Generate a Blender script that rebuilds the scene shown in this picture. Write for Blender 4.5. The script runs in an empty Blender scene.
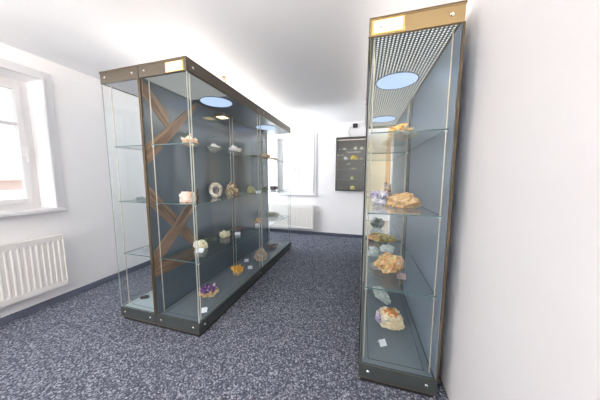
import bpy, bmesh, math, random
from mathutils import Vector, Matrix, noise
C = bpy.context.scene.collection
sc = bpy.context.scene
rnd = random.Random(7)

# ------------------------------------------------------------------ materials
def newmat(name):
    m = bpy.data.materials.new(name); m.use_nodes = True
    nt = m.node_tree; nt.nodes.clear()
    out = nt.nodes.new('ShaderNodeOutputMaterial')
    return m, nt, out
def nd(nt, t, **kw):
    n = nt.nodes.new(t)
    for k, v in kw.items(): setattr(n, k, v)
    return n
def lin(c):
    return tuple(((x/255)/12.92 if x/255 <= .04045 else ((x/255+.055)/1.055)**2.4) for x in c) + (1,)
def pbr(name, col, rough=.5, metal=0, spec=.5, bump=0, bscale=80, vary=0, vscale=6, emit=None, estr=0):
    m, nt, out = newmat(name)
    b = nd(nt, 'ShaderNodeBsdfPrincipled')
    b.inputs['Roughness'].default_value = rough; b.inputs['Metallic'].default_value = metal
    b.inputs['Specular IOR Level'].default_value = spec
    tc = nd(nt, 'ShaderNodeTexCoord')
    no = nd(nt, 'ShaderNodeTexNoise'); no.inputs['Scale'].default_value = vscale; no.inputs['Detail'].default_value = 4
    nt.links.new(tc.outputs['Object'], no.inputs['Vector'])
    mx = nd(nt, 'ShaderNodeMix', data_type='RGBA')
    c = lin(col); v = vary
    mx.inputs[6].default_value = tuple(max(0, x*(1-v)) for x in c[:3])+(1,)
    mx.inputs[7].default_value = tuple(min(1, x*(1+v)) for x in c[:3])+(1,)
    nt.links.new(no.outputs['Fac'], mx.inputs[0]); nt.links.new(mx.outputs[2], b.inputs['Base Color'])
    if bump:
        n2 = nd(nt, 'ShaderNodeTexNoise'); n2.inputs['Scale'].default_value = bscale
        nt.links.new(tc.outputs['Object'], n2.inputs['Vector'])
        bp = nd(nt, 'ShaderNodeBump'); bp.inputs['Strength'].default_value = bump; bp.inputs['Distance'].default_value = .01
        nt.links.new(n2.outputs['Fac'], bp.inputs['Height']); nt.links.new(bp.outputs[0], b.inputs['Normal'])
    if emit:
        b.inputs['Emission Color'].default_value = lin(emit); b.inputs['Emission Strength'].default_value = estr
    nt.links.new(b.outputs[0], out.inputs[0])
    return m
def glassmat(name, tint, refl=1.0, base=.04):
    """thin clear glass: clear transmission plus a Schlick mirror term"""
    m, nt, out = newmat(name)
    g = nd(nt, 'ShaderNodeNewGeometry')
    dot = nd(nt, 'ShaderNodeVectorMath', operation='DOT_PRODUCT')
    nt.links.new(g.outputs['Normal'], dot.inputs[0]); nt.links.new(g.outputs['Incoming'], dot.inputs[1])
    ab = nd(nt, 'ShaderNodeMath', operation='ABSOLUTE'); nt.links.new(dot.outputs['Value'], ab.inputs[0])
    om = nd(nt, 'ShaderNodeMath', operation='SUBTRACT'); om.inputs[0].default_value = 1; nt.links.new(ab.outputs[0], om.inputs[1])
    pw = nd(nt, 'ShaderNodeMath', operation='POWER'); nt.links.new(om.outputs[0], pw.inputs[0]); pw.inputs[1].default_value = 5
    ma = nd(nt, 'ShaderNodeMath', operation='MULTIPLY_ADD'); nt.links.new(pw.outputs[0], ma.inputs[0])
    ma.inputs[1].default_value = .9*refl; ma.inputs[2].default_value = base
    t = nd(nt, 'ShaderNodeBsdfTransparent'); t.inputs[0].default_value = tuple(tint)+(1,)
    gl = nd(nt, 'ShaderNodeBsdfGlossy'); gl.inputs['Roughness'].default_value = 0.0; gl.inputs[0].default_value = (1,1,1,1)
    mx = nd(nt, 'ShaderNodeMixShader')
    nt.links.new(ma.outputs[0], mx.inputs[0]); nt.links.new(t.outputs[0], mx.inputs[1]); nt.links.new(gl.outputs[0], mx.inputs[2])
    nt.links.new(mx.outputs[0], out.inputs[0])
    return m
def emis(name, col, s):
    m, nt, out = newmat(name)
    e = nd(nt, 'ShaderNodeEmission'); e.inputs[0].default_value = lin(col); e.inputs[1].default_value = s
    nt.links.new(e.outputs[0], out.inputs[0]); return m
def rockmat(name, cols, scale=14, rough=.65, bump=.5, trans=0):
    m, nt, out = newmat(name)
    b = nd(nt, 'ShaderNodeBsdfPrincipled'); b.inputs['Roughness'].default_value = rough
    tc = nd(nt, 'ShaderNodeTexCoord')
    no = nd(nt, 'ShaderNodeTexNoise'); no.inputs['Scale'].default_value = scale; no.inputs['Detail'].default_value = 5
    no.inputs['Distortion'].default_value = .6
    nt.links.new(tc.outputs['Object'], no.inputs['Vector'])
    cr = nd(nt, 'ShaderNodeValToRGB'); el = cr.color_ramp.elements
    n = len(cols)
    for i, c in enumerate(cols):
        p = .38 + .25*i/max(1, n-1)
        if i == 0: el[0].position = p; el[0].color = lin(c)
        elif i == n-1: el[-1].position = p; el[-1].color = lin(c)
        else:
            e = el.new(p); e.color = lin(c)
    nt.links.new(no.outputs['Fac'], cr.inputs[0]); nt.links.new(cr.outputs[0], b.inputs['Base Color'])
    n2 = nd(nt, 'ShaderNodeTexNoise'); n2.inputs['Scale'].default_value = scale*6
    nt.links.new(tc.outputs['Object'], n2.inputs['Vector'])
    bp = nd(nt, 'ShaderNodeBump'); bp.inputs['Strength'].default_value = bump; bp.inputs['Distance'].default_value = .006
    nt.links.new(n2.outputs['Fac'], bp.inputs['Height']); nt.links.new(bp.outputs[0], b.inputs['Normal'])
    nt.links.new(b.outputs[0], out.inputs[0])
    return m

M = {}
M['wall'] = pbr('wall_paint', (249, 247, 247), .9, vary=.015, bump=.05, bscale=60)
M['ceil'] = pbr('ceiling_paint', (250, 250, 251), .95, vary=.01)
M['trimw'] = pbr('white_lacquer', (226, 225, 226), .4)
M['rad'] = pbr('radiator_enamel', (243, 240, 236), .35)
M['dark_gap'] = pbr('radiator_gap', (150, 148, 146), .8)
M['frame_warmlit'] = pbr('warm_lit_metal', (160, 137, 98), .33, metal=.6, vary=.04)  # bronze frame metal with warm lamp light put into its colour
M['frame_dark'] = pbr('dark_bronze_metal', (98, 84, 66), .35, metal=.6, vary=.04)
M['frame'] = pbr('bronze_anodised_metal', (106, 98, 87), .33, metal=.75, vary=.04)
M['base'] = pbr('anthracite_metal', (74, 80, 80), .35, metal=.5)
M['foot'] = pbr('black_plinth', (26, 26, 28), .6)
M['deck_sheen'] = pbr('laminate_window_sheen', (172, 188, 194), .3)  # pale blue-grey deck, reflected window light put into its colour
M['deck'] = pbr('slate_laminate', (112, 124, 134), .38, vary=.04)
M['deck_dk'] = pbr('deck_groove', (40, 48, 52), .5)
M['panel'] = pbr('grey_panel', (84, 100, 112), .04, spec=.5, vary=.04, vscale=2)
M['panel'].node_tree.nodes['Principled BSDF'].inputs['IOR'].default_value = 1.85
M['panelR'] = pbr('grey_panel_satin', (132, 148, 166), .3, spec=.5, vary=.03, vscale=2)
M['stud'] = pbr('steel_stud', (225, 222, 215), .2, metal=.9)
M['rod'] = pbr('satin_aluminium', (206, 200, 184), .35, metal=.3)
M['rodw'] = pbr('pale_aluminium', (205, 212, 212), .35, metal=.3)
M['glass'] = glassmat('case_glass', (.984, .993, .99), .8, .016)
M['shelfglass'] = glassmat('shelf_glass', (.91, .94, .95), .9, .05)
M['winglass'] = glassmat('window_glass', (.99, .995, 1), .7, .03)
M['edge'] = pbr('green_glass_edge', (86, 116, 116), .15, spec=.8)
M['edgel'] = pbr('light_glass_edge', (186, 194, 188), .2)
M['lensblue'] = emis('light_lens', (180, 202, 240), .85)
M['lampwarm'] = emis('warm_lamp', (255, 226, 170), 5.0)
M['lampglow'] = emis('lamp_glow', (250, 206, 130), 1.0)
M['lampwarm2'] = emis('warm_lamp_small', (255, 228, 165), 2.2)
M['fill_uplight'] = emis('fill_uplight', (255, 247, 240), 1.0)  # glow of the fill strips added on the case tops
M['wcglass'] = glassmat('cabinet_glass', (.93, .95, .95), .7, .02)
M['card_red'] = pbr('card_red', (112, 96, 98), .4, vary=.2, vscale=40)
M['card'] = pbr('card_white', (232, 238, 246), .5)
M['black'] = pbr('black_plastic', (24, 23, 24), .5)
M['cable'] = pbr('grey_cable', (140, 130, 122), .6)
M['brass'] = pbr('brass', (200, 170, 120), .35, metal=.6)
M['beige'] = pbr('warm_light_beige', (255, 238, 204), .5, vary=.05, vscale=3)
M['beige_edge'] = pbr('warm_light_edge', (232, 192, 140), .5, vary=.05, vscale=3)
M['caseblk'] = pbr('dark_cabinet', (66, 62, 62), .45)
M['caseback'] = pbr('cabinet_back', (146, 138, 132), .6)

def carpet_mat():
    m, nt, out = newmat('carpet')
    b = nd(nt, 'ShaderNodeBsdfPrincipled'); b.inputs['Roughness'].default_value = .98; b.inputs['Specular IOR Level'].default_value = .1
    tc = nd(nt, 'ShaderNodeTexCoord')
    v1 = nd(nt, 'ShaderNodeTexVoronoi'); v1.inputs['Scale'].default_value = 125
    v2 = nd(nt, 'ShaderNodeTexNoise'); v2.inputs['Scale'].default_value = 85; v2.inputs['Detail'].default_value = 3
    nt.links.new(tc.outputs['Object'], v1.inputs['Vector']); nt.links.new(tc.outputs['Object'], v2.inputs['Vector'])
    sx = nd(nt, 'ShaderNodeSeparateColor'); nt.links.new(v1.outputs['Color'], sx.inputs[0])
    mm = nd(nt, 'ShaderNodeMath', operation='MULTIPLY_ADD'); nt.links.new(sx.outputs[0], mm.inputs[0]); mm.inputs[1].default_value = .52
    sc_ = nd(nt, 'ShaderNodeMath', operation='MULTIPLY'); nt.links.new(v2.outputs['Fac'], sc_.inputs[0]); sc_.inputs[1].default_value = .48
    nt.links.new(sc_.outputs[0], mm.inputs[2])
    cr = nd(nt, 'ShaderNodeValToRGB'); el = cr.color_ramp.elements
    el[0].position = .15; el[0].color = lin((38, 42, 53)); el[1].position = .82; el[1].color = lin((172, 174, 184))
    e = el.new(.42); e.color = lin((66, 71, 84)); e = el.new(.6); e.color = lin((100, 104, 118))
    nt.links.new(mm.outputs[0], cr.inputs[0]); nt.links.new(cr.outputs[0], b.inputs['Base Color'])
    bp = nd(nt, 'ShaderNodeBump'); bp.inputs['Strength'].default_value = .5; bp.inputs['Distance'].default_value = .006
    nt.links.new(v1.outputs['Distance'], bp.inputs['Height']); nt.links.new(bp.outputs[0], b.inputs['Normal'])
    nt.links.new(b.outputs[0], out.inputs[0]); return m
M['carpet'] = carpet_mat()
M['carpet_strip'] = pbr('carpet_skirting', (84, 90, 106), .95, vary=.35, vscale=60)

def perf_mat():
    """dark ceiling sheet of a case, rows of small holes letting the lamp light through"""
    m, nt, out = newmat('perforated_sheet')
    b = nd(nt, 'ShaderNodeBsdfPrincipled'); b.inputs['Roughness'].default_value = .3; b.inputs['Metallic'].default_value = .4
    b.inputs['Base Color'].default_value = lin((110, 120, 126))
    tc = nd(nt, 'ShaderNodeTexCoord'); sp = nd(nt, 'ShaderNodeSeparateXYZ'); nt.links.new(tc.outputs['Object'], sp.inputs[0])
    def cell(o, p):
        a = nd(nt, 'ShaderNodeMath', operation='MULTIPLY'); nt.links.new(o, a.inputs[0]); a.inputs[1].default_value = 1/p
        f = nd(nt, 'ShaderNodeMath', operation='FRACT'); nt.links.new(a.outputs[0], f.inputs[0])
        s = nd(nt, 'ShaderNodeMath', operation='SUBTRACT'); nt.links.new(f.outputs[0], s.inputs[0]); s.inputs[1].default_value = .5
        return s.outputs[0]
    cx, cy = cell(sp.outputs[0], .0195), cell(sp.outputs[1], .0195)
    cb = nd(nt, 'ShaderNodeCombineXYZ'); nt.links.new(cx, cb.inputs[0]); nt.links.new(cy, cb.inputs[1])
    ln = nd(nt, 'ShaderNodeVectorMath', operation='LENGTH'); nt.links.new(cb.outputs[0], ln.inputs[0])
    lt = nd(nt, 'ShaderNodeMath', operation='LESS_THAN'); nt.links.new(ln.outputs['Value'], lt.inputs[0]); lt.inputs[1].default_value = .30
    e = nd(nt, 'ShaderNodeEmission'); e.inputs[0].default_value = lin((236, 240, 236)); e.inputs[1].default_value = .75
    mx = nd(nt, 'ShaderNodeMixShader'); nt.links.new(lt.outputs[0], mx.inputs[0]); nt.links.new(b.outputs[0], mx.inputs[1]); nt.links.new(e.outputs[0], mx.inputs[2])
    nt.links.new(mx.outputs[0], out.inputs[0]); return m
M['perf'] = perf_mat()
M['sheet'] = pbr('case_ceiling_sheet', (132, 146, 158), .22, metal=.4)

def wood_mat(ang):
    m, nt, out = newmat('old_timber')
    b = nd(nt, 'ShaderNodeBsdfPrincipled'); b.inputs['Roughness'].default_value = .7
    tc = nd(nt, 'ShaderNodeTexCoord'); m0 = nd(nt, 'ShaderNodeMapping'); m0.inputs['Rotation'].default_value = (ang, 0, 0)
    mp = nd(nt, 'ShaderNodeMapping'); mp.inputs['Scale'].default_value = (40, 3, 40)
    nt.links.new(tc.outputs['Object'], m0.inputs[0]); nt.links.new(m0.outputs[0], mp.inputs[0])
    no = nd(nt, 'ShaderNodeTexNoise'); no.inputs['Scale'].default_value = 1.2; no.inputs['Detail'].default_value = 6
    nt.links.new(mp.outputs[0], no.inputs['Vector'])
    cr = nd(nt, 'ShaderNodeValToRGB'); el = cr.color_ramp.elements
    el[0].position = .3; el[0].color = lin((84, 64, 48)); el[1].position = .72; el[1].color = lin((156, 126, 98))
    nt.links.new(no.outputs['Fac'], cr.inputs[0]); nt.links.new(cr.outputs[0], b.inputs['Base Color'])
    nt.links.new(b.outputs[0], out.inputs[0]); return m

# ------------------------------------------------------------------ mesh helpers
class MB:
    def __init__(s, loc=(0,0,0)): s.bm = bmesh.new(); s.o = Vector(loc); s.mi = 0
    def box(s, a, b, bev=0, mi=0, rot=None):
        a, b = Vector(a), Vector(b)
        r = bmesh.ops.create_cube(s.bm, size=1)
        vs = r['verts']; c = (a+b)/2; d = b-a
        mt = Matrix.Translation(c - s.o) @ (rot.to_4x4() if rot else Matrix()) @ Matrix.Diagonal((abs(d.x), abs(d.y), abs(d.z), 1))
        bmesh.ops.transform(s.bm, matrix=mt, verts=vs)
        fs = {f for v in vs for f in v.link_faces}
        for f in fs: f.material_index = mi
        if bev:
            es = {e for v in vs for e in v.link_edges}
            bmesh.ops.bevel(s.bm, geom=list(es), offset=bev, segments=2, affect='EDGES', profile=.5)
        return s
    def pane(s, a, b):
        """slab whose two largest faces are slot 0 and whose rim is slot 1"""
        n = len(s.bm.faces); s.box(a, b); s.bm.faces.ensure_lookup_table()
        d = [abs(b[i]-a[i]) for i in range(3)]; ax = d.index(min(d))
        for f in s.bm.faces[n:]:
            f.normal_update(); f.material_index = 0 if abs(f.normal[ax]) > .9 else 1
        return s
    def cyl(s, a, b, r, seg=12, r2=None, mi=0):
        a, b = Vector(a)-s.o, Vector(b)-s.o; d = b-a
        q = d.to_track_quat('Z', 'Y').to_matrix().to_4x4()
        n = len(s.bm.faces)
        bmesh.ops.create_cone(s.bm, cap_ends=True, segments=seg, radius1=r, radius2=r if r2 is None else r2, depth=d.length,
                              matrix=Matrix.Translation((a+b)/2) @ q)
        s.bm.faces.ensure_lookup_table()
        for f in s.bm.faces[n:]: f.material_index = mi
        return s
    def build(s, name, mats, parent=None, smooth=False):
        me = bpy.data.meshes.new(name)
        bmesh.ops.recalc_face_normals(s.bm, faces=s.bm.faces)
        s.bm.to_mesh(me); s.bm.free()
        for m in (mats if isinstance(mats, (list, tuple)) else [mats]): me.materials.append(m)
        if smooth: me.polygons.foreach_set('use_smooth', [True]*len(me.polygons))
        o = bpy.data.objects.new(name, me); C.objects.link(o)
        o.location = s.o if parent is None else (0,0,0)
        if parent is not None: o.parent = parent
        return o
def tag(o, label=None, cat=None, group=None, kind=None):
    if label: o['label'] = label
    if cat: o['category'] = cat
    if group: o['group'] = group
    if kind: o['kind'] = kind
    return o
def empty(name, loc):
    o = bpy.data.objects.new(name, None); o.location = loc; o.empty_display_size = .1; C.objects.link(o); return o
def struct(o): o['kind'] = 'structure'; return o

# ------------------------------------------------------------------ room
FILL_PANEL, FILL_UPL, WORLD = 6, 270, 1.2  # strengths of the added ceiling and floor fill lamps, and of the sky
XL, XR, YB, YF, ZC = -2.893, .508, 4.5415, -2.6, 2.3445
WT = .34
def wall_x(name, x0, x1, holes):            # wall with constant x; holes = (y0,y1,z0,z1)
    m = MB((x0, 0, 0)); ys = YF-WT
    for (a, b, c, d) in sorted(holes):
        m.box((x0, ys, 0), (x1, a, ZC)); m.box((x0, a, 0), (x1, b, c)); m.box((x0, a, d), (x1, b, ZC)); ys = b
    m.box((x0, ys, 0), (x1, YB+WT, ZC))
    return struct(m.build(name, M['wall']))
def wall_y(name, y0, y1, holes):
    m = MB((0, y0, 0)); xs = XL
    for (a, b, c, d) in sorted(holes):
        m.box((xs, y0, 0), (a, y1, ZC)); m.box((a, y0, 0), (b, y1, c)); m.box((a, y0, d), (b, y1, ZC)); xs = b
    m.box((xs, y0, 0), (XR, y1, ZC))
    return struct(m.build(name, M['wall']))
struct(MB((0,0,0)).box((XL-WT, YF-WT, -.1), (XR+.2, YB+WT, 0)).build('floor', M['carpet']))
struct(MB((0,0,ZC)).box((XL-WT, YF-WT, ZC), (XR+.2, YB+WT, ZC+.1)).build('ceiling', M['ceil']))
W1 = (.25, 1.35, .945, 2.14); W0 = (-1.75, -.65, .945, 2.14)
W6 = (3.0, 4.1, .945, 2.14)
wall_x('wall_left', XL-WT, XL, [W0, W1, W6])
wall_x('wall_right', XR, XR+.2, [])
BW = (-1.83, -1.02, .885, 2.085)
wall_y('wall_back', YB, YB+WT, [BW])
FW = [(-2.5, -1.55, .945, 2.14), (-1.2, -.3, .945, 2.14)]
wall_y('wall_front', YF-WT, YF, FW)
# carpet skirting strips
struct(MB((XL,0,0)).box((XL, YF, 0), (XL+.012, YB, .065), .002).build('baseboard_left', M['carpet_strip']))
struct(MB((0,YB,0)).box((XL+.012, YB-.012, 0), (XR, YB, .065), .002).build('baseboard_back', M['carpet_strip']))

def window(name, origin, ux, un, w, z0, z1, nv, bars, depth, double=False, handle_side=1, fill_energy=0):
    """origin: corner of opening on the room face; ux along the wall, un outward normal"""
    ux, un = Vector(ux), Vector(un); up = Vector((0,0,1)); O = Vector(origin)
    root = empty(name, O + ux*w/2 + up*z0); struct(root)
    def P(a, n, z): return O + ux*a + un*n + up*z
    def bx(m, a0, a1, n0, n1, c0, c1, bev=.004, mi=0):
        p, q = P(a0, n0, c0), P(a1, n1, c1)
        m.box([min(p[i], q[i]) for i in range(3)], [max(p[i], q[i]) for i in range(3)], bev, mi)
    L = root.location
    # architrave on room face
    m = MB(L); t = .075
    for (a0, a1, c0, c1) in ((-t, 0, z0, z1+t), (w, w+t, z0, z1+t), (0, w, z1, z1+t)): bx(m, a0, a1, -.018, 0, c0, c1)
    for (a0, a1, c0, c1) in ((-.02, 0, z0, z1+.02), (w, w+.02, z0, z1+.02), (0, w, z1, z1+.02)): bx(m, a0, a1, -.03, -.018, c0, c1)
    m.build('architrave', M['trimw'], root)
    m = MB(L); d = depth; f = .05
    for (a0, a1, c0, c1) in ((0, f, z0, z1), (w-f, w, z0, z1), (f, w-f, z1-f, z1), (f, w-f, z0, z0+f)): bx(m, a0, a1, d, d+.07, c0, c1)
    m.build('window_frame', M['trimw'], root)
    spans = [(f, w/2-.012), (w/2+.012, w-f)] if double else [(f, w-f)]
    for k, (a, b) in enumerate(spans):
        m = MB(L); s = .045; n0, n1 = d-.015, d+.04; lo, hi = z0+f, z1-f
        for (a0, a1, c0, c1) in ((a, a+s, lo, hi), (b-s, b, lo, hi), (a+s, b-s, hi-s, hi), (a+s, b-s, lo, lo+s)): bx(m, a0, a1, n0, n1, c0, c1)
        for i in range(1, nv):
            c = a + (b-a)*i/nv; bx(m, c-.011, c+.011, n0+.01, n1-.01, lo+s, hi-s, .002)
        for fr in ([i/bars for i in range(1, bars)] if isinstance(bars, int) else bars):
            c = lo + (hi-lo)*fr; bx(m, a+s, b-s, n0+.01, n1-.01, c-.015, c+.015, .002)
        sash = m.build('sash', M['trimw'], root)
        m = MB(L); bx(m, a+s, b-s, d+.015, d+.019, lo+s, hi-s, 0); m.build('pane', M['winglass'], sash)
        if (not double) or k == 0:
            hc = b-s/2 if handle_side > 0 else a+s/2
            m = MB(L); zz = (lo+hi)/2 - .06
            bx(m, hc-.014, hc+.014, n0-.01, n0, zz-.04, zz+.04, .004)
            bx(m, hc-.009, hc+.009, n0-.05, n0-.01, zz+.01, zz+.03, .004)
            bx(m, hc-.011, hc+.011, n0-.06, n0-.045, zz-.10, zz+.035, .005)
            m.build('handle', M['trimw'], sash)
    m = MB(L); bx(m, -.07, w+.07, -.055, 0, z0-.035, z0, .008); bx(m, 0.001, w-.001, 0, d, z0-.03, z0+.002, 0)
    m.build('window_sill', M['trimw'], root)
    # portal in the opening; with day set, an added fill lamp outside
    ld = bpy.data.lights.new(name+'_daylight', 'AREA'); ld.shape = 'RECTANGLE'; ld.size = w; ld.size_y = z1-z0
    if fill_energy: ld.energy = fill_energy; ld.color = (.95, .975, 1)
    else: ld.cycles.is_portal = True
    lo_ = bpy.data.objects.new(name+'_daylight', ld); C.objects.link(lo_)
    lo_.location = P(w/2, d+(.2 if fill_energy else .12), (z0+z1)/2); lo_.rotation_euler = (-un + (Vector((0, 0, .7)) if fill_energy else Vector())).to_track_quat('-Z', 'Z').to_euler()
window('window_1', (XL, W1[0], 0), (0,1,0), (-1,0,0), W1[1]-W1[0], W1[2], W1[3], 2, (.675,), .21)
window('window_2', (BW[0], YB, 0), (1,0,0), (0,1,0), BW[1]-BW[0], BW[2], BW[3], 1, 3, .08, double=True)
window('fill_window_6', (XL, W6[0], 0), (0,1,0), (-1,0,0), W6[1]-W6[0], W6[2], W6[3], 2, (.675,), .21, fill_energy=128)  # unseen window added behind the cases, its lamp brightens the back
window('fill_window_3', (XL, W0[0], 0), (0,1,0), (-1,0,0), W0[1]-W0[0], W0[2], W0[3], 2, (.675,), .21, fill_energy=8)  # unseen window added along the left wall to help light the room
window('fill_window_4', (FW[0][0], YF, 0), (1,0,0), (0,-1,0), FW[0][1]-FW[0][0], FW[0][2], FW[0][3], 2, (.675,), .21, fill_energy=45)  # window added behind the camera, its lamp fills the room
window('window_5', (FW[1][0], YF, 0), (1,0,0), (0,-1,0), FW[1][1]-FW[1][0], FW[1][2], FW[1][3], 2, (.675,), .21)

# neighbour's house outside the left window
hb = empty('neighbouring_house', (-11, 4, -2.5)); L = hb.location
tag(hb, 'sunlit pinkish house with a pale tiled roof seen through the left window', 'house')
MB(L).box((-14, .5, -2.5), (-10, 9, 1.2)).build('house_wall', pbr('pink_plaster', (250, 230, 224), .9, vary=.05), hb)
m = MB(L); v = [Vector(p)-Vector(L) for p in ((-9.6, .3, 1.15), (-9.6, 9.2, 1.15), (-12, 9.2, 2.15), (-12, .3, 2.15), (-14.4, .3, 1.15), (-14.4, 9.2, 1.15))]
vv = [m.bm.verts.new(p) for p in v]
for q in ((0,1,2,3), (3,2,5,4), (0,3,4), (1,5,2), (0,4,5,1)): m.bm.faces.new([vv[i] for i in q])
m.build('roof', pbr('pale_tiles', (238, 222, 214), .9, vary=.1, vscale=12), hb)
for y in (2.0, 3.45, 4.9, 6.4):
    MB(L).box((-10.02, y, -.3), (-9.97, y+.7, .85), .01).build('house_window', pbr('house_window', (206, 212, 222), .3), hb)
# ground outside
g = MB((0,0,-3)).box((-60, -60, -3.2), (60, 60, -3.0)).build('ground', pbr('pale_paving', (170, 168, 160), .9, vary=.1)); struct(g)

# ------------------------------------------------------------------ radiators
def radiator(p0, along, out, w, z0, z1, d, label, side_pipe=True):
    A, N = Vector(along), Vector(out); O = Vector(p0)
    root = empty('radiator', O + A*w/2 + Vector((0,0,z0))); L = root.location
    tag(root, label, 'radiator', None)
    def bx(m, a0, a1, n0, n1, c0, c1, bev=.003, mi=0):
        p, q = O+A*a0+N*n0+Vector((0,0,c0)), O+A*a1+N*n1+Vector((0,0,c1))
        m.box([min(p[i], q[i]) for i in range(3)], [max(p[i], q[i]) for i in range(3)], bev, mi)
    # front panel pressed into vertical ribs: one swept profile
    m = MB(L); n = max(8, int(w/.0365)); st = w/n; pr = []
    for i in range(n):
        a = i*st
        pr += [(a, 0), (a+st*.3, 0), (a+st*.42, .007), (a+st*.88, .007), (a+st, 0)]
    pr.append((w, 0))
    def pt(a, k, z): return O+A*a+N*(d-.012-k)+Vector((0,0,z))-L
    rows = []
    for z, fac in ((z0, 0), (z0+.045, 0), (z0+.06, 1), (z1-.06, 1), (z1-.045, 0), (z1-.006, 0)):
        rows.append([m.bm.verts.new(pt(a, k*fac, z)) for a, k in pr])
    for r1, r2 in zip(rows, rows[1:]):
        for i in range(len(pr)-1):
            m.bm.faces.new((r1[i], r1[i+1], r2[i+1], r2[i]))
    m.build('ribbed_front_panel', M['rad'], root)
    m = MB(L); bx(m, .01, w-.01, .035, .055, z0+.01, z1-.02); m.build('rear_panel', M['rad'], root)
    for a in (0, w-.004):
        m = MB(L); bx(m, a, a+.004, .03, d-.008, z0+.005, z1, .001); m.build('side_panel', M['rad'], root)
    m = MB(L); bx(m, 0, w, d-.012, d-.006, z1-.012, z1, .001); bx(m, 0, w, .03, .036, z1-.012, z1, .001)
    k = 0
    while k < w: bx(m, k, k+.004, .034, d-.01, z1-.010, z1-.002, 0); k += .018
    m.build('top_grille', M['rad'], root)
    for a in (.12*w, .88*w):
        m = MB(L); bx(m, a-.02, a+.02, 0, .036, z0+.08, z1-.08); m.build('wall_bracket', M['rad'], root)
    m = MB(L)
    for a in (.06, .11): m.cyl(O+A*a+N*.045+Vector((0,0,0)), O+A*a+N*.045+Vector((0,0,z0+.02)), .009)
    m.build('supply_pipe', M['rad'], root)
    return root
radiator((XL, .12, 0), (0,1,0), (1,0,0), 1.22, .185, .69, .105, 'white ribbed panel radiator under the left window')
radiator((-2.15, YB, 0), (1,0,0), (0,-1,0), 1.16, .13, .655, .10, 'white ribbed panel radiator under the window in the back wall')

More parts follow.
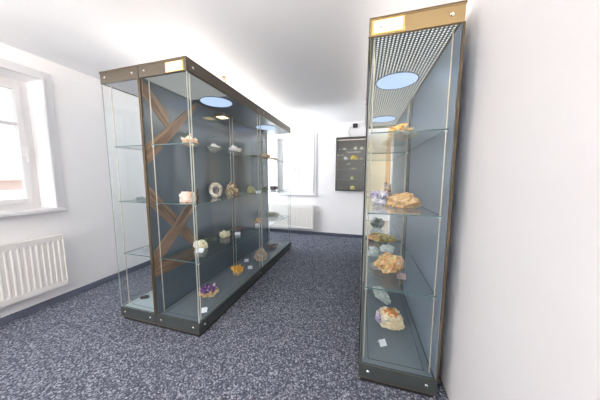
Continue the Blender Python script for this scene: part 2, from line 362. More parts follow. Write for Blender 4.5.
# ------------------------------------------------------------------ display cases
ZT, ZI, ZD, Z1 = 2.066, 1.975, .12, .03
SH = (.59, 1.045, 1.50)
def display_case(x0, x1, y0, y1, label, panel_side, lamp, timber=False, top='frame', pale=False, perf_len=.50):
    root = empty('display_case', ((x0+x1)/2, (y0+y1)/2, 0)); L = root.location
    tag(root, label, 'display case')
    t = .006; ym = (y0+y1)/2
    m = MB(L).box((x0, y0, ZI), (x1, y0+.018, ZT-.012), .001).box((x0, y1-.018, ZI), (x1, y1, ZT-.012), .001)
    m.box((x0, y0+.018, ZI), (x0+.018, y1-.018, ZT-.012), .001).box((x1-.018, y0+.018, ZI), (x1, y1-.018, ZT-.012), .001)
    m.box((x0-.004, y0-.004, ZT-.013), (x1+.004, y1+.004, ZT), .003, 1)
    m.build('top_frame', [M[top], M['frame_dark']], root)
    m = MB(L).box((x0, y0, Z1), (x1, y0+.018, ZD), .001).box((x0, y1-.018, Z1), (x1, y1, ZD), .001)
    m.box((x0, y0+.018, Z1), (x0+.018, y1-.018, ZD), .001).box((x1-.018, y0+.018, Z1), (x1, y1-.018, ZD), .001)
    m.box((x0-.003, y0-.003, Z1), (x1+.003, y1+.003, Z1+.012), .002, 1)
    m.build('base_frame', [M['base'], M['frame']], root)
    MB(L).box((x0+.012, y0+.012, 0), (x1-.012, y1-.012, Z1)).build('plinth', M['foot'], root)
    m = MB(L).box((x0+.018, y0+.018, ZD-.02), (x1-.018, y1-.018, ZD-.002)); dk = m.build('deck', M['deck_sheen' if pale else 'deck'], root)
    m = MB(L); g = .055
    for a, b in (((x0+g, y0+g), (x1-g, y0+g+.003)), ((x0+g, y1-g), (x1-g, y1-g+.003)), ((x0+g, y0+g), (x0+g+.003, y1-g)), ((x1-g, y0+g), (x1-g+.003, y1-g))):
        m.box((a[0], a[1], ZD-.003), (b[0], b[1], ZD-.0012))
    m.build('deck_seam', M['deck_dk'], dk)
    # ceiling sheet: perforated in the near bay, plain beyond, two round lenses
    yp = y0 + perf_len
    cs = MB(L).box((x0+.018, y0+.018, ZI+.004), (x1-.018, yp, ZI+.008)).build('ceiling_sheet' if pale else 'perforated_panel', M['trimw' if pale else 'perf'], root)
    MB(L).box((x0+.018, yp, ZI+.004), (x1-.018, y1-.018, ZI+.008)).build('ceiling_sheet', M['trimw' if pale else 'sheet'], root)
    for yy in () if pale else (y0+.60, y0+1.72):
        c = ((x0+x1)/2+.0, yy)
        ln = MB(L).cyl((c[0], c[1], ZI-.002), (c[0], c[1], ZI+.006), .145, 40).build('round_light', M['lensblue'], root)
        r = MB(L); 
        for k in range(40):
            a0, a1 = 2*math.pi*k/40, 2*math.pi*(k+1)/40
            r.cyl((c[0]+.148*math.cos(a0), c[1]+.148*math.sin(a0), ZI), (c[0]+.148*math.cos(a1), c[1]+.148*math.sin(a1), ZI), .004, 6)
        r.build('trim_ring', M['sheet'], ln)
    # glass
    gl = [M['glass'], M['edgel']]
    MB(L).pane((x0+.006, y0+.001, ZD), (x1-.006, y0+.001+t, ZI)).build('front_glass', gl, root)
    MB(L).pane((x0+.006, y1-.001-t, ZD), (x1-.006, y1-.001, ZI)).build('rear_glass', gl, root)
    sides = [s for s in (0, 1) if s != panel_side]
    for s in sides:
        xa = x0+.001 if s == 0 else x1-.001-t
        for a, b in ((y0+.008, ym-.002), (ym+.002, y1-.008)):
            MB(L).pane((xa, a, ZD), (xa+t, b, ZI)).build('side_glass', gl, root)
    if panel_side is not None:
        xa = x0+.002 if panel_side == 0 else x1-.012
        MB(L).box((xa, y0+.008, ZD-.002), (xa+.010, y1-.008, ZI+.003)).build('side_panel', M['panel' if timber else 'panelR'], root)
        xe = x0 if panel_side == 0 else x1-.006
        MB(L).box((xe-.002, y0-.003, ZD), (xe+.009, y0+.012, ZI)).build('edge_profile', M['frame_dark'], root)
        if panel_side == 1:
            MB(L).box((x0-.003, y0-.002, ZD), (x0+.004, y0+.010, ZI)).build('edge_profile', M['foot'], root)
            MB(L).box((x1-.016, ym-.12, ZD), (x1-.012, ym+.05, ZI)).build('joint_strip', M['panel'], root)
    elif pale:
        MB(L).box((x1-.008, y0-.003, ZD), (x1+.001, y0+.012, ZI)).build('edge_profile', M['frame_dark'], root)
    # corner posts that carry the shelves
    for xx in (x0+.028, x1-.028):
        for yy in (y0+.055, ym-.03, ym+.03, y1-.055):
            MB(L).cyl((xx, yy, ZD-.002), (xx, yy, ZI+.004), .0038, 8).build('shelf_post', M['rod'] if xx > x1-.1 or True else M['rodw'], root)
    for z in SH:
        for a, b in ((y0+.045, ym-.02), (ym+.02, y1-.045)):
            s = MB(L).pane((x0+.022, a, z-.007), (x1-.022, b, z)).build('glass_shelf', [M['shelfglass'], M['edge']], root)
            for xx in (x0+.028, x1-.028):
                for yy in (a+.01, b-.01): MB(L).cyl((xx, yy, z-.016), (xx, yy, z-.007), .009, 8).build('shelf_clip', M['rodw'], s)
    up = MB(L).box((x0+.03, y0+.05, ZT), (x1-.03, y1-.05, ZT+.012), .002).build('fill_uplight', M['frame'], root)  # unseen light strip added on the case top to brighten the ceiling
    MB(L).box((x0+.05, y0+.07, ZT+.012), (x1-.05, y1-.07, ZT+.016)).build('fill_uplight_diffuser', M['fill_uplight'], up)
    # studs
    def stud(a, n):
        m = MB(L); a = Vector(a); n = Vector(n)
        m.cyl(a, a+n*.004, .010, 14); m.cyl(a+n*.004, a+n*.008, .010, 14, .006)
        m.build('stud', M['stud'], root)
    for z in (ZI+.04, .08):
        for xx in (x0+.055, x1-.055): stud((xx, y0, z), (0,-1,0)); stud((xx, y1, z), (0,1,0))
        for s in sides:
            xx, n = (x0, (-1,0,0)) if s == 0 else (x1, (1,0,0))
            if s == 0 and x0 > -1.7 and x0 < 0: continue
            for yy in (y0+.06, ym-.08, ym+.08, y1-.06): stud((xx, yy, z), n)
    # lamps
    if lamp:
        la, lb, lz0, lz1, ysq = lamp
        lp = MB(L).box((la-.012, y0-.002, lz0-.006), (lb+.012, y0+.002, lz1+.006), .001).build('lamp_window', M['lampglow'], root)
        MB(L).box((la, y0-.003, lz0), (lb, y0+.002, lz1), .001).build('lamp_core', M['lampwarm'], lp)
        tag(lp, 'glowing warm light opening in the top frame')
    if timber:
        xt = x0+.012
        ti = .007
        def beam(y_a, z_a, y_b, z_b, w, x=0.0, th=ti):
            """a brace whose two ends are cut plumb; z_a and z_b are its middle at each end"""
            hw = w/2/math.cos(math.atan2(z_b-z_a, y_b-y_a)); m = MB(L); vs = []
            for xx in (xt+x, xt+x+th):
                for yy, zz in ((y_a, z_a-hw), (y_a, z_a+hw), (y_b, z_b+hw), (y_b, z_b-hw)):
                    vs.append(m.bm.verts.new(Vector((xx, yy, min(zz, ZI)))-L))
            for f in ((0,1,2,3), (7,6,5,4), (0,4,5,1), (1,5,6,2), (2,6,7,3), (3,7,4,0)): m.bm.faces.new([vs[i] for i in f])
            return m.build('timber_brace', wood_mat(-math.atan2(z_b-z_a, y_b-y_a)), root)
        YL, YH = y0+.009, 1.80
        beam(YL, 1.93, 1.50, 1.70, .10)
        beam(YL, 1.42, 1.83, 1.985, .10, .0, .010)
        beam(YL, 1.10, YH, .53, .10)
        beam(YL, .575, YH, 1.06, .10, .0, .010)
        beam(YL, .50, YH, .50, .12, 0, .006)
        sp = MB(L).box((x0+.04, 2.08, 1.905), (x0+.15, 2.19, 1.935), .006).build('square_lamp', M['frame'], root)
        MB(L).box((x0+.047, 2.087, 1.902), (x0+.143, 2.183, 1.906)).build('lamp_lens', M['lampwarm2'], sp)
        MB(L).cyl((x0+.095, 2.135, 1.934), (x0+.095, 2.135, ZI+.004), .008).build('lamp_stem', M['frame'], sp)
    return root
Y0, Y1 = 1.28, 3.515
caseA = display_case(-2.006, -1.613, Y0, Y1, 'nearly empty tall glass display case, leftmost of the two joined back to back', None, None, pale=True)
caseB = display_case(-1.607, -1.178, Y0, Y1, 'long glass display case of minerals with timber cross braces behind its shelves', 0, (-1.345, -1.215, 1.985, 2.04, 0), timber=True)
caseC = display_case(.012, .436, Y0-.02, Y1, 'narrow glass display case standing against the right wall', 1, (.035, .165, 1.99, 2.045, 0), top='frame_warmlit', perf_len=2.1)

def spot(name, loc, to, power, col, size=.8, rad=.03):
    l = bpy.data.lights.new(name, 'SPOT'); l.energy = power; l.color = col; l.spot_size = size*2; l.spot_blend = .7; l.shadow_soft_size = rad
    o = bpy.data.objects.new(name, l); C.objects.link(o); o.location = loc
    o.rotation_euler = (Vector(to)-Vector(loc)).to_track_quat('-Z', 'Y').to_euler()
warm = (1, .83, .58)
spot('case_spotlight', (-1.28, 1.33, 1.94), (-1.45, 1.8, 1.0), 3, warm, 1.1)
spot('case_spotlight', (.12, 1.31, 1.94), (.3, 2.1, .9), 4, warm, 1.2)
spot('case_spotlight', (.22, 2.96, 1.95), (.25, 3.0, 0), 4, warm, 1.2)
spot('case_spotlight', (-1.39, 3.0, 1.95), (-1.5, 3.0, 0), 4, (1, .95, .88), 1.1)

# ------------------------------------------------------------------ minerals
def rock_bm(sx, sy, sz, seed, rough=.35, freq=2.2, sub=3, taper=0, boxy=1.0, fine=.09):
    bm = bmesh.new(); bmesh.ops.create_icosphere(bm, subdivisions=sub, radius=1)
    off = Vector((seed*7.3, seed*3.1, seed*1.7))
    for v in bm.verts:
        p = v.co.copy()
        n = noise.noise(p*freq*.6+off)*rough*1.2 + noise.noise(p*freq*2+off)*rough*.5 + noise.noise(p*freq*5+off)*fine*2
        c = (noise.cell(p*freq*.9+off)*.13 - abs(noise.noise(p*freq*1.5+off*2))*.35)*rough/.35
        if boxy != 1:
            p = Vector([math.copysign(abs(k)**boxy, k) for k in p])
        v.co = p*(1+n+c)
    zs = [v.co.z for v in bm.verts]; lo, hi = min(zs), max(zs)
    cut = lo + (hi-lo)*.16
    for v in bm.verts:
        if v.co.z < cut: v.co.z = cut
    xs = [v.co.x for v in bm.verts]; ys = [v.co.y for v in bm.verts]
    for v in bm.verts:
        v.co = Vector(((v.co.x-(min(xs)+max(xs))/2)/(max(xs)-min(xs))*sx, (v.co.y-(min(ys)+max(ys))/2)/(max(ys)-min(ys))*sy, (v.co.z-cut)/(hi-cut)*sz))
        if taper:
            k = 1-taper*v.co.z/sz; v.co.x *= k; v.co.y *= k
    return bm
def crystals_bm(n, R, h, r, seed, z=0, spread=1.0, ex=1, ey=1):
    bm = bmesh.new(); rr = random.Random(seed)
    for i in range(n):
        a = rr.random()*6.283; d = math.sqrt(rr.random())*R
        b = Vector((d*math.cos(a)*ex, d*math.sin(a)*ey, z))
        dr = Vector((math.cos(a)*d/R*spread, math.sin(a)*d/R*spread, 1)).normalized()
        dr = (dr+Vector((rr.uniform(-.3,.3), rr.uniform(-.3,.3), 0))).normalized()
        hh = h*rr.uniform(.5, 1)*(1-.3*d/R); q = r*rr.uniform(.6, 1.2)
        R4 = dr.to_track_quat('Z', 'Y').to_matrix().to_4x4()
        bmesh.ops.create_cone(bm, cap_ends=True, segments=6, radius1=q*.9, radius2=q, depth=hh*.7, matrix=Matrix.Translation(b+dr*hh*.35) @ R4)
        bmesh.ops.create_cone(bm, cap_ends=True, segments=6, radius1=q, radius2=0, depth=hh*.3, matrix=Matrix.Translation(b+dr*hh*.85) @ R4)
    return bm
def finish(bm, name, mat, root=None, loc=None, smooth=False):
    me = bpy.data.meshes.new(name); bm.to_mesh(me); bm.free(); me.materials.append(mat)
    if smooth: me.polygons.foreach_set('use_smooth', [True]*len(me.polygons))
    o = bpy.data.objects.new(name, me); C.objects.link(o)
    if root is not None: o.parent = root
    if loc is not None: o.location = loc
    return o
seedc = [0]
def mineral(loc, size, cols, label, group, rot=0, crystal=None, ring=False, name='mineral', rough=.38, freq=2.2, scale=14, sub=4, cap=None, taper=0, boxy=1.0):
    """crystal = (n, height, radius, colours, [ex, ey, z])"""
    seedc[0] += 1; s = seedc[0]
    mat = rockmat('rock_'+str(s), cols, scale, .6, .8)
    if ring:
        bm = bmesh.new()
        nu, nv = 28, 12; sx, sy, sz = size
        grid = []
        for i in range(nu):
            a = 2*math.pi*i/nu; row = []
            for j in range(nv):
                b = 2*math.pi*j/nv
                rr = .24*(1+.35*noise.noise(Vector((math.cos(a)*2, math.sin(a)*2+s, math.cos(b)))))
                R = .76 - .0
                p = Vector((math.cos(a)*(R+rr*math.cos(b)), rr*1.4*math.sin(b), math.sin(a)*(R+rr*math.cos(b))))
                p *= 1+.12*noise.noise(p*4+Vector((s,0,0)))
                row.append(bm.verts.new((p.x*sx/2, p.y*sy, (p.z+1)*sz/2)))
            grid.append(row)
        for i in range(nu):
            for j in range(nv):
                bm.faces.new((grid[i][j], grid[(i+1)%nu][j], grid[(i+1)%nu][(j+1)%nv], grid[i][(j+1)%nv]))
        for v in bm.verts: v.co.z = max(0.0, v.co.z)
        bmesh.ops.recalc_face_normals(bm, faces=bm.faces)
    else:
        bm = rock_bm(*size, s, rough, freq, sub, taper, boxy)
    if crystal or cap:
        root = empty(name, loc); root.rotation_euler = (0, 0, rot)
        finish(bm, 'matrix_rock', mat, root)
        if crystal:
            n, h, r, cc = crystal[:4]; ex, ey, z = crystal[4] if len(crystal) > 4 else (1, size[1]/size[0], size[2]*.45)
            finish(crystals_bm(n, size[0]*.38, h, r, s, z, .8, ex, ey), 'crystals', rockmat('crystal_'+str(s), cc, 30, .25, .1), root)
        if cap:
            for q, ((dx, dy, dz), cs, cc) in enumerate(cap if isinstance(cap, list) else [cap]):
                cb = rock_bm(*cs, s+40+q, .3, 2.6, 3)
                o = finish(cb, 'encrusted_patch', rockmat('patch_%d_%d' % (s, q), cc, 24), root); o.location = (dx, dy, dz)
        o = root
    else:
        o = finish(bm, name, mat, None, loc); o.rotation_euler = (0, 0, rot)
    tag(o, label, 'mineral', group)
    return o
def card(loc, rot, label, group, w=.05, mat='card'):
    root = MB(loc); x, y, z = loc
    m = MB(loc)
    R = Matrix.Rotation(rot, 3, 'Z')
    def q(p): return R @ Vector(p)
    t = .0012
    vs = [q(p) for p in ((-w/2, -.014, 0), (w/2, -.014, 0), (w/2, .012, .030), (-w/2, .012, .030), (w/2, .026, 0), (-w/2, .026, 0))]
    vs2 = [v+Vector((0, 0, t)) for v in vs]
    A = [m.bm.verts.new(v) for v in vs]; B = [m.bm.verts.new(v) for v in vs2]
    for f in ((0,1,2,3), (3,2,4,5)):
        m.bm.faces.new([B[i] for i in f]); m.bm.faces.new([A[i] for i in reversed(f)])
    for a, b in ((0,1), (1,2), (2,4), (4,5), (5,3), (3,0)): m.bm.faces.new((A[a], A[b], B[b], B[a]))
    o = m.build('name_card', M[mat])
    tag(o, label, 'card', group); return o

WHT = (238, 234, 226); CRM = (222, 208, 180); ORG = (214, 150, 92); GRY = (150, 150, 150); DRK = (70, 62, 62)
TAN = (196, 170, 130); YEL = (222, 184, 96); PUR = (92, 62, 120); GRN = (128, 158, 130)
T3, T2, T1, T0 = 1.50, 1.045, .59, .118
gT, gM, gL, gD = ('minerals on the top shelf of the long case', 'minerals on the middle shelf of the long case',
                  'minerals on the lowest shelf of the long case', 'minerals on the floor of the long case')
a = -.9
# top shelf
mineral((-1.40, 1.52, T3), (.14, .11, .11), [(240,232,222), (206,160,120), ORG, (120,76,50)], 'white and orange mineral on the top shelf beside the front glass corner', gT, rot=.3, crystal=(14, .05, .012, [(250,248,244), (222,190,160)]))
mineral((-1.446, 1.90, T3), (.16, .11, .085), [(245,245,248), WHT, DRK], 'low white mineral with a dark brown crest, second on the top shelf', gT, rot=.9, cap=((-.02, 0, .035), (.06, .04, .03), [DRK, (110,90,84)]))
mineral((-1.44, 2.25, T3), (.16, .12, .12), [(250,250,252), (226,232,236), (170,176,182)], 'white angular crystal cluster on the top shelf beside the middle posts', gT, rot=.9, crystal=(16, .06, .016, [(252,252,254), (210,218,224)]), sub=2)
mineral((-1.40, 2.62, T3), (.14, .10, .055), [(206, 204, 150), (190,180,120)], 'flat pale yellow mineral on the top shelf past the middle posts', gT, rot=.6)
mineral((-1.39, 2.95, T3), (.16, .11, .10), [(246,236,226), (222,176,130), ORG], 'white-topped orange mineral, second from the far end of the top shelf', gT, rot=.6)
mineral((-1.40, 3.28, T3), (.15, .10, .075), [(220,190,150), (200,160,120)], 'small tan mineral at the far end of the top shelf', gT, rot=.4)
# middle shelf
mineral((-1.385, 1.45, T2), (.125, .085, .088), [(246,236,226), (236,214,196), (222,150,110)], 'blocky white and salmon mineral on the middle shelf in front of the timber cross', gM, rot=.15, rough=.13, freq=1.6, boxy=.5)
mineral((-1.40, 1.83, T2), (.125, .065, .15), [(245,242,236), (220,208,190), (150,130,112)], 'ring-shaped white crystal geode standing on the middle shelf', gM, rot=.75, ring=True, cap=((0, .02, .03), (.085, .03, .10), [(120,108,112), (160,150,150)]))
mineral((-1.422, 2.14, T2), (.20, .14, .165), [(236,226,204), (214,196,158), (140,104,66), (96,70,50)], 'large peaked cream and brown mineral on the middle shelf', gM, rot=.9, rough=.34, freq=2.6, scale=26, taper=.62)
mineral((-1.45, 2.64, T2), (.12, .09, .085), [(216, 216, 168), (196,194,140)], 'pale yellow-green mineral on the middle shelf past the middle posts', gM, rot=.5)
mineral((-1.35, 2.86, T2), (.12, .09, .07), [(160,184,160), (110,140,116), (205,214,200)], 'green mottled mineral on the middle shelf, second from its far end', gM, rot=.5)
mineral((-1.36, 3.20, T2), (.14, .09, .07), [(120,112,120), (170,160,165), DRK], 'dark grey-purple mineral at the far end of the middle shelf', gM, rot=.5)
# lowest shelf
mineral((-1.43, 1.62, T1), (.13, .10, .085), [(246,244,234), (232,228,204), (186,160,90)], 'rounded white mineral with yellow spots, nearest on the lowest shelf', gL, rot=.3, rough=.25)
mineral((-1.45, 2.02, T1), (.12, .10, .075), [(240,236,218), (214,206,170), (170,140,90)], 'knobbly cream mineral on the lowest shelf beside a flat grey-green slab', gL, rot=.7, rough=.3, freq=3)
mineral((-1.50, 1.86, T1), (.15, .07, .035), [(110,126,116), (84,98,92), (130,140,128)], 'flat grey-green slab lying on the lowest shelf', gL, rot=.6)
mineral((-1.475, 2.31, T1), (.20, .11, .05), [(96,84,88), (140,124,122), (66,58,64)], 'flat dark brown mineral on the lowest shelf below the middle posts', gL, rot=.7, rough=.4, freq=3)
mineral((-1.44, 2.80, T1), (.13, .10, .08), [(222,190,146), (206,160,106), CRM], 'tan orange mineral on the lowest shelf in the far bay', gL, rot=.5)
mineral((-1.43, 3.30, T1), (.24, .12, .085), [(190,188,172), (150,150,138), (210,206,190)], 'long grey-green mineral at the far end of the lowest shelf', gL, rot=.3, rough=.3)
# deck
mineral((-1.40, 1.66, T0), (.20, .16, .075), [(222,190,140), (180,148,100), (226,206,170)], 'amethyst cluster of purple crystals on a tan base on the case floor', gD, rot=.75,
        crystal=(80, .06, .012, [(70,40,100), PUR, (132,100,160)], (.85, .7, .045)), cap=((.065, .02, .0), (.05, .06, .10), [(200,190,190), (160,140,150), (220,214,206)]))
mineral((-1.365, 2.12, T0), (.12, .10, .06), [(196,178,150), (160,136,104)], 'golden yellow crystal ball on a grey-tan base on the case floor', gD, rot=.5,
        crystal=(60, .095, .012, [(240,190,90), (214,150,60), (246,214,130)], (1, .9, .045)))
mineral((-1.31, 2.60, T0), (.20, .16, .175), [(216,198,174), (176,154,130), (232,218,198)], 'large rough grey-tan mineral on the case floor', gD, rot=.5, rough=.28, freq=3, scale=20)
mineral((-1.36, 3.10, T0), (.19, .15, .075), [(140,118,100), (96,80,72), (180,160,140)], 'low dark brown mineral at the far end of the case floor', gD, rot=.7, rough=.35)
gc = 'name cards in the long case'
for (x, y, z, r, w, lab) in (
    (-1.25, 1.425, T0, .6, .045, 'white name card in front of the amethyst cluster'),
    (-1.31, 2.31, T0, .6, .055, 'white name card beyond the golden crystal ball, nearer the side glass'),
    (-1.47, 2.50, T0, .6, .055, 'white name card behind the golden crystal ball, nearer the grey panel'),
    (-1.30, 3.30, T0, .6, .06, 'white name card at the far end of the case floor'),
    (-1.36, 1.53, T1, .4, .06, 'white name card before the rounded white mineral on the lowest shelf'),
    (-1.36, 2.13, T1, .5, .06, 'white name card before the flat dark brown mineral on the lowest shelf'),
    (-1.36, 2.62, T1, .5, .06, 'white name card before the tan orange mineral on the lowest shelf'),
    (-1.27, 3.28, T1, .5, .06, 'white name card beside the long grey-green mineral on the lowest shelf'),
    (-1.29, 2.52, T2, .5, .06, 'white name card past the middle posts on the middle shelf')):
    card((x, y, z), r, lab, gc, w)
# left-hand case
gA = 'small pieces in the nearly empty case'
mineral((-1.93, 1.44, T0), (.08, .05, .028), [(70,72,76), (50,52,56)], 'small dark grey stone on the floor of the nearly empty case', gA, rot=.6)
mineral((-1.87, 1.43, T2), (.09, .06, .032), [(165,175,180), (120,130,138)], 'small grey-white crystal lying on the middle shelf of the nearly empty case', gA, rot=.4)
mineral((-1.87, 1.45, T1), (.09, .06, .032), [(185,194,198), (140,150,156)], 'small pale crystal lying on the lowest shelf of the nearly empty case', gA, rot=.4)

# right-hand case
gR3, gR2, gR1, gR0 = ('minerals on the top shelf of the right case', 'minerals on the middle shelf of the right case',
                      'minerals on the lowest shelf of the right case', 'minerals on the floor of the right case')
mineral((.225, 1.56, T3), (.18, .15, .10), [(232,190,110), (206,150,70), (200,196,170), (130,140,130)], 'yellow and orange mineral nearest on the top shelf of the right case', gR3, rot=.2)
mineral((.235, 1.94, T3), (.20, .13, .08), [(120,132,116), (160,166,146), (96,106,98)], 'flat olive green mineral on the top shelf of the right case', gR3, rot=.3)
mineral((.20, 2.30, T3), (.24, .14, .11), [(250,250,250), (226,228,236)], 'bright white mineral farthest on the top shelf of the right case', gR3, rot=.2)
mineral((.275, 1.62, T2), (.225, .16, .105), [(236,200,150), (214,170,116), (240,216,178)], 'large shaggy golden tan mineral on the middle shelf of the right case', gR2, rot=-.1, rough=.22, freq=3, scale=28, sub=4)
mineral((.125, 1.66, T2), (.12, .11, .11), [(236,236,240), (214,212,224), (160,150,186)], 'purple and white crystal cluster on the middle shelf of the right case', gR2, rot=.2,
        crystal=(26, .075, .014, [(244,242,248), (206,198,222), (150,134,186)], (1, 1, .06)))
mineral((.20, 1.98, T2), (.08, .08, .165), [(200,150,110), (226,214,206), (120,84,64)], 'upright brown and white mineral behind the golden tan one', gR2, rot=.2, rough=.4)
mineral((.20, 1.60, T1), (.215, .17, .125), [(240,222,196), (222,160,100), (196,196,150), (206,120,70)], 'big orange and cream mineral nearest on the lowest shelf of the right case', gR1, rot=.1, rough=.28, freq=2.6, scale=20,
        sub=4)
mineral((.105, 1.86, T1), (.10, .10, .09), [(226,236,234), (180,200,196), (240,244,244)], 'pale white-green mineral left of the big orange one', gR1, rot=.3)
mineral((.23, 2.02, T1), (.14, .12, .06), [(236,242,240), (190,206,204)], 'icy white mineral lying behind the big orange one', gR1, rot=.3)
mineral((.215, 2.36, T1), (.30, .20, .075), [(236,220,170), (206,206,150), (150,140,90), (230,180,130)], 'wide flat yellow-green and peach mineral across the lowest shelf', gR1, rot=-.35, rough=.25, scale=22,
        cap=((-.05, -.05, .012), (.20, .06, .05), [(238,190,140), (226,160,110)]))
mineral((.20, 2.95, T1), (.18, .08, .14), [(110,124,120), (150,160,156), (220,222,222)], 'dark grey triangular mineral farthest on the lowest shelf', gR1, rot=.0, rough=.3, freq=1.4)
mineral((.235, 1.69, T0), (.21, .17, .125), [(244,236,214), (236,222,190), (226,206,170)], 'white mineral with an orange hollow and a purple flank on the right case floor', gR0, rot=-.05, rough=.22, boxy=.7,
        cap=[((.01, -.01, .075), (.13, .10, .06), [(222,150,80), (186,110,56), (240,196,130)]), ((-.078, -.02, .03), (.06, .10, .085), [(170,156,206), (206,196,222), (140,126,184)])])
mineral((.215, 2.06, T0), (.12, .30, .08), [(206,216,214), (176,186,184), (230,236,234)], 'long grey-white crystal slab lying on the right case floor', gR0, rot=.35, rough=.3)
mineral((.21, 2.75, T0), (.18, .16, .10), [(210,214,206), (160,166,160)], 'pale grey mineral at the far end of the right case floor', gR0, rot=.1)
card((.165, 1.46, T0), .5, 'clear white card holder in front of the white mineral with the orange hollow', 'name cards in the right case', .05)
card((.265, 1.49, T1), -.2, 'dull reddish grey name card before the big orange and cream mineral', 'name cards in the right case', .055, 'card_red')

# ------------------------------------------------------------------ wall cabinet on the back wall
wc = empty('wall_display_cabinet', (-.24, YB, .975)); L = wc.location
tag(wc, 'dark shallow wall cabinet with glass front and five shelves of small minerals', 'wall cabinet')
wx0, wx1, wz0, wz1, wy = -.53, .06, .975, 2.035, YB-.13
m = MB(L).box((wx0, wy+.01, wz0), (wx0+.018, YB, wz1), .002).box((wx1-.018, wy+.01, wz0), (wx1, YB, wz1), .002)
m.box((wx0, wy+.01, wz1-.035), (wx1, YB, wz1), .002).box((wx0, wy+.01, wz0), (wx1, YB, wz0+.03), .002); m.build('carcass', M['caseblk'], wc)
MB(L).box((wx0+.018, YB-.012, wz0+.03), (wx1-.018, YB-.004, wz1-.035)).build('back_board', M['caseback'], wc)
MB(L).pane((wx0, wy, wz0), (wx1, wy+.006, wz1-.03)).build('glass_door', [M['wcglass'], M['edge']], wc)
MB(L).box((wx0+.03, wy+.02, wz1-.06), (wx1-.03, wy+.035, wz1-.045), .003).build('light_strip', emis('strip_light', (255, 240, 225), .7), wc)
wsh = (1.13, 1.205, 1.41, 1.60, 1.79)
wsh = (1.205, 1.41, 1.60, 1.79)
for z in wsh:
    MB(L).pane((wx0+.018, wy+.012, z-.005), (wx1-.018, YB-.012, z)).build('glass_shelf', [M['shelfglass'], M['edgel']], wc)
m = MB(L).cyl((wx1-.05, wy-.003, 1.5), (wx1-.05, wy, 1.5), .01).build('lock', M['stud'], wc)
gW = 'small minerals in the wall cabinet'
yw = YB-.07
for (x, z, s, cols, lab) in (
    (-.47, 1.79, (.05, .04, .04), [(200,206,200), (170,176,170)], 'pale grey mineral at the left end of the wall cabinet top shelf'),
    (-.37, 1.79, (.075, .05, .05), [(232,228,216), (190,184,170)], 'white mineral second from the left on the wall cabinet top shelf'),
    (-.16, 1.79, (.06, .04, .06), [(250,246,230), (226,216,190)], 'bright white mineral third from the left on the wall cabinet top shelf'),
    (-.035, 1.79, (.07, .04, .06), [(248,232,214), (226,206,176)], 'cream mineral at the right end of the wall cabinet top shelf'),
    (-.335, 1.60, (.085, .05, .06), [(222,220,216), (176,174,176)], 'light grey mineral on the wall cabinet second shelf'),
    (-.175, 1.60, (.15, .06, .085), [(240,208,84), (206,160,50)], 'large yellow mineral on the wall cabinet second shelf'),
    (-.035, 1.60, (.05, .04, .03), [(214,200,160), (170,160,130)], 'tiny cream mineral right of the large yellow one'),
    (-.19, 1.41, (.10, .05, .03), [(226,196,150), (190,150,110)], 'flat tan mineral on the wall cabinet third shelf'),
    (-.20, 1.205, (.07, .05, .06), [(236,222,120), (206,190,90)], 'small lemon yellow mineral on the wall cabinet fourth shelf'),
    (-.19, wz0+.03, (.10, .05, .08), [(232,216,140), (206,186,110)], 'pointed pale yellow mineral on the bottom of the wall cabinet'),
    (-.44, wz0+.03, (.09, .05, .03), [(150,140,130), (110,104,100)], 'low brown mineral at the left of the wall cabinet bottom')):
    mineral((x, yw, z), s, cols, lab, gW, sub=2)

# speaker and its cable, above the wall cabinet
sp = empty('small_speaker', (-.16, YB-.03, 2.25)); L = sp.location
tag(sp, 'small black box speaker mounted high on the back wall', 'speaker')
MB(L).box((-.215, YB-.12, 2.215), (-.125, YB-.03, 2.285), .006).build('speaker_body', M['black'], sp)
MB(L).box((-.19, YB-.03, 2.235), (-.15, YB, 2.265), .003).build('wall_bracket', M['black'], sp)
def cable(name, pts, r, mat, label):
    m = MB(pts[0]); P = [Vector(p) for p in pts]; Q = []
    for i in range(len(P)-1):
        p0, p1, p2, p3 = P[max(i-1,0)], P[i], P[i+1], P[min(i+2, len(P)-1)]
        for k in range(6):
            t = k/6
            Q.append(.5*((2*p1)+(p2-p0)*t+(2*p0-5*p1+4*p2-p3)*t*t+(3*p1-p0-3*p2+p3)*t**3))
    Q.append(P[-1])
    for q0, q1 in zip(Q, Q[1:]): m.cyl(q0, q1, r, 6)
    tag(m.build(name, mat), label, 'cable')
cable('speaker_cable', [(-.215, YB-.06, 2.25), (-.27, YB-.02, 2.22), (-.30, YB-.006, 2.15), (-.27, YB-.006, 2.09), (-.255, YB-.006, 2.036)], .0035, M['cable'], 'thin grey cable hanging from the speaker to the wall cabinet')
bd = empty('warm_light_panel', (.30, YB, .62)); L = bd.location
tag(bd, 'pale beech panel added on the back wall for the warm light seen through the right case', 'panel')
MB(L).box((.085, YB-.022, .62), (.425, YB, 1.93), .003).build('board', M['beige'], bd)  # board added; warm light behind the case glass put into its colour
MB(L).box((.425, YB-.03, .62), (.50, YB, 1.95), .004).build('warm_light_edge_strip', M['beige_edge'], bd)
hk = empty('ceiling_hook', (-1.5, 2.17, ZC)); L = hk.location
tag(hk, 'tiny brass hook on the ceiling above the long display case', 'hook')
MB(L).cyl((-1.5, 2.17, ZC-.008), (-1.5, 2.17, ZC), .022, 16).build('rose', M['brass'], hk)
m = MB(L).cyl((-1.5, 2.17, ZC-.03), (-1.5, 2.17, ZC-.008), .006)
for k in range(8):
    a0, a1 = math.pi/2-k*.55, math.pi/2-(k+1)*.55
    m.cyl((-1.5+.02*math.cos(a0), 2.17, ZC-.05+.02*math.sin(a0)), (-1.5+.02*math.cos(a1), 2.17, ZC-.05+.02*math.sin(a1)), .004, 8)
m.build('hook', M['brass'], hk)
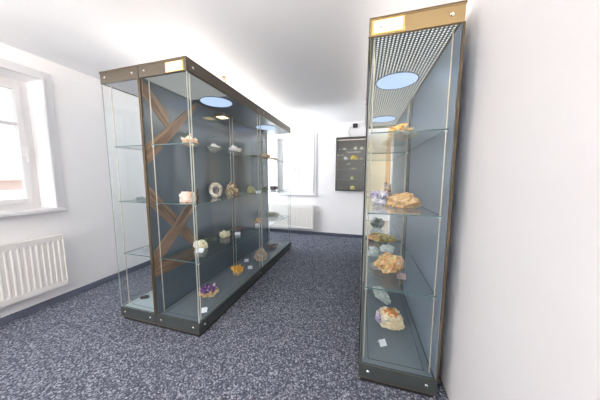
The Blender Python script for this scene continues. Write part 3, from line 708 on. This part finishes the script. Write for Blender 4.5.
# added unseen lamps behind the camera to brighten the room: ceiling panels and uplighters
for i, (x, y) in enumerate(((-1.9, -.7), (-.4, -.7), (-1.2, -1.9))):
    cl = empty('fill_ceiling_light', (x, y, ZC)); L = cl.location
    tag(cl, 'square white fill light added on the ceiling behind the viewer, ' + ('over the left window side', 'over the right wall side', 'nearest the front wall')[i], 'ceiling light')
    MB(L).box((x-.3, y-.3, ZC-.03), (x+.3, y+.3, ZC), .004).build('fill_light_housing', M['trimw'], cl)
    MB(L).box((x-.28, y-.28, ZC-.034), (x+.28, y+.28, ZC-.03)).build('fill_diffuser', emis('fill_diffuser', (255, 246, 238), FILL_PANEL), cl)
for i, (x, y) in enumerate(((-2.3, -.6), (-.6, -.8), (-1.4, -2.0))):
    fl = empty('fill_floor_lamp', (x, y, 0)); L = fl.location
    tag(fl, 'white uplighter fill lamp added behind the viewer, ' + ('nearest the left wall', 'in the middle of the floor', 'nearest the front wall')[i], 'floor lamp')
    MB(L).cyl((x, y, 0), (x, y, .02), .14, 32).build('base', M['trimw'], fl)
    MB(L).cyl((x, y, .02), (x, y, 1.72), .012).build('fill_lamp_pole', M['trimw'], fl)
    MB(L).cyl((x, y, 1.70), (x, y, 1.82), .05, 32, .19).build('fill_lamp_bowl', M['trimw'], fl)
    MB(L).cyl((x, y, 1.821), (x, y, 1.824), .175, 32).build('fill_lamp_disc', emis('fill_uplighter_light', (255, 246, 238), FILL_UPL*(.35, 1.6, 1)[i]), fl)

# ------------------------------------------------------------------ light
w = bpy.data.worlds.new('World'); sc.world = w; w.use_nodes = True; nt = w.node_tree
sn = bpy.data.lights.new('sun', 'SUN'); sn.energy = 2.5; sn.angle = .02; so = bpy.data.objects.new('sun', sn); C.objects.link(so)
so.location = (0, 0, 8); so.rotation_euler = Vector((-1, 0, -.8)).to_track_quat('-Z', 'Y').to_euler()
bg = nt.nodes['Background']; bg.inputs[0].default_value = (.93, .96, 1, 1); bg.inputs[1].default_value = WORLD

# ------------------------------------------------------------------ camera
f, pi_, ya, ro = 215.94, .1053, .281, -.0022
cam = bpy.data.cameras.new('Camera'); cam.sensor_width = 36; cam.lens = f/600*36; cam.clip_start = .02
co = bpy.data.objects.new('Camera', cam); C.objects.link(co); sc.camera = co
def cd(r, u, dep):
    c, s = math.cos(ro), math.sin(ro); r, u = r*c+u*s, -r*s+u*c
    c, s = math.cos(pi_), math.sin(pi_); d = dep*c+u*s; z = -dep*s+u*c
    c, s = math.cos(ya), math.sin(ya)
    return Vector((r*c-d*s, r*s+d*c, z))
R, U, B = cd(1,0,0), cd(0,1,0), -cd(0,0,1)
co.matrix_world = Matrix(((R.x, U.x, B.x, 0), (R.y, U.y, B.y, 0), (R.z, U.z, B.z, 1.25), (0,0,0,1)))
sc.view_settings.view_transform = 'Standard'; sc.view_settings.look = 'None'; sc.view_settings.gamma = 1
sc.view_settings.use_curve_mapping = False; sc.view_settings.exposure = 0.58
cy = sc.cycles
cy.max_bounces = 10; cy.diffuse_bounces = 5; cy.glossy_bounces = 5; cy.transparent_max_bounces = 48; cy.caustics_reflective = False
cy.sample_clamp_indirect = 6; cy.use_denoising = True
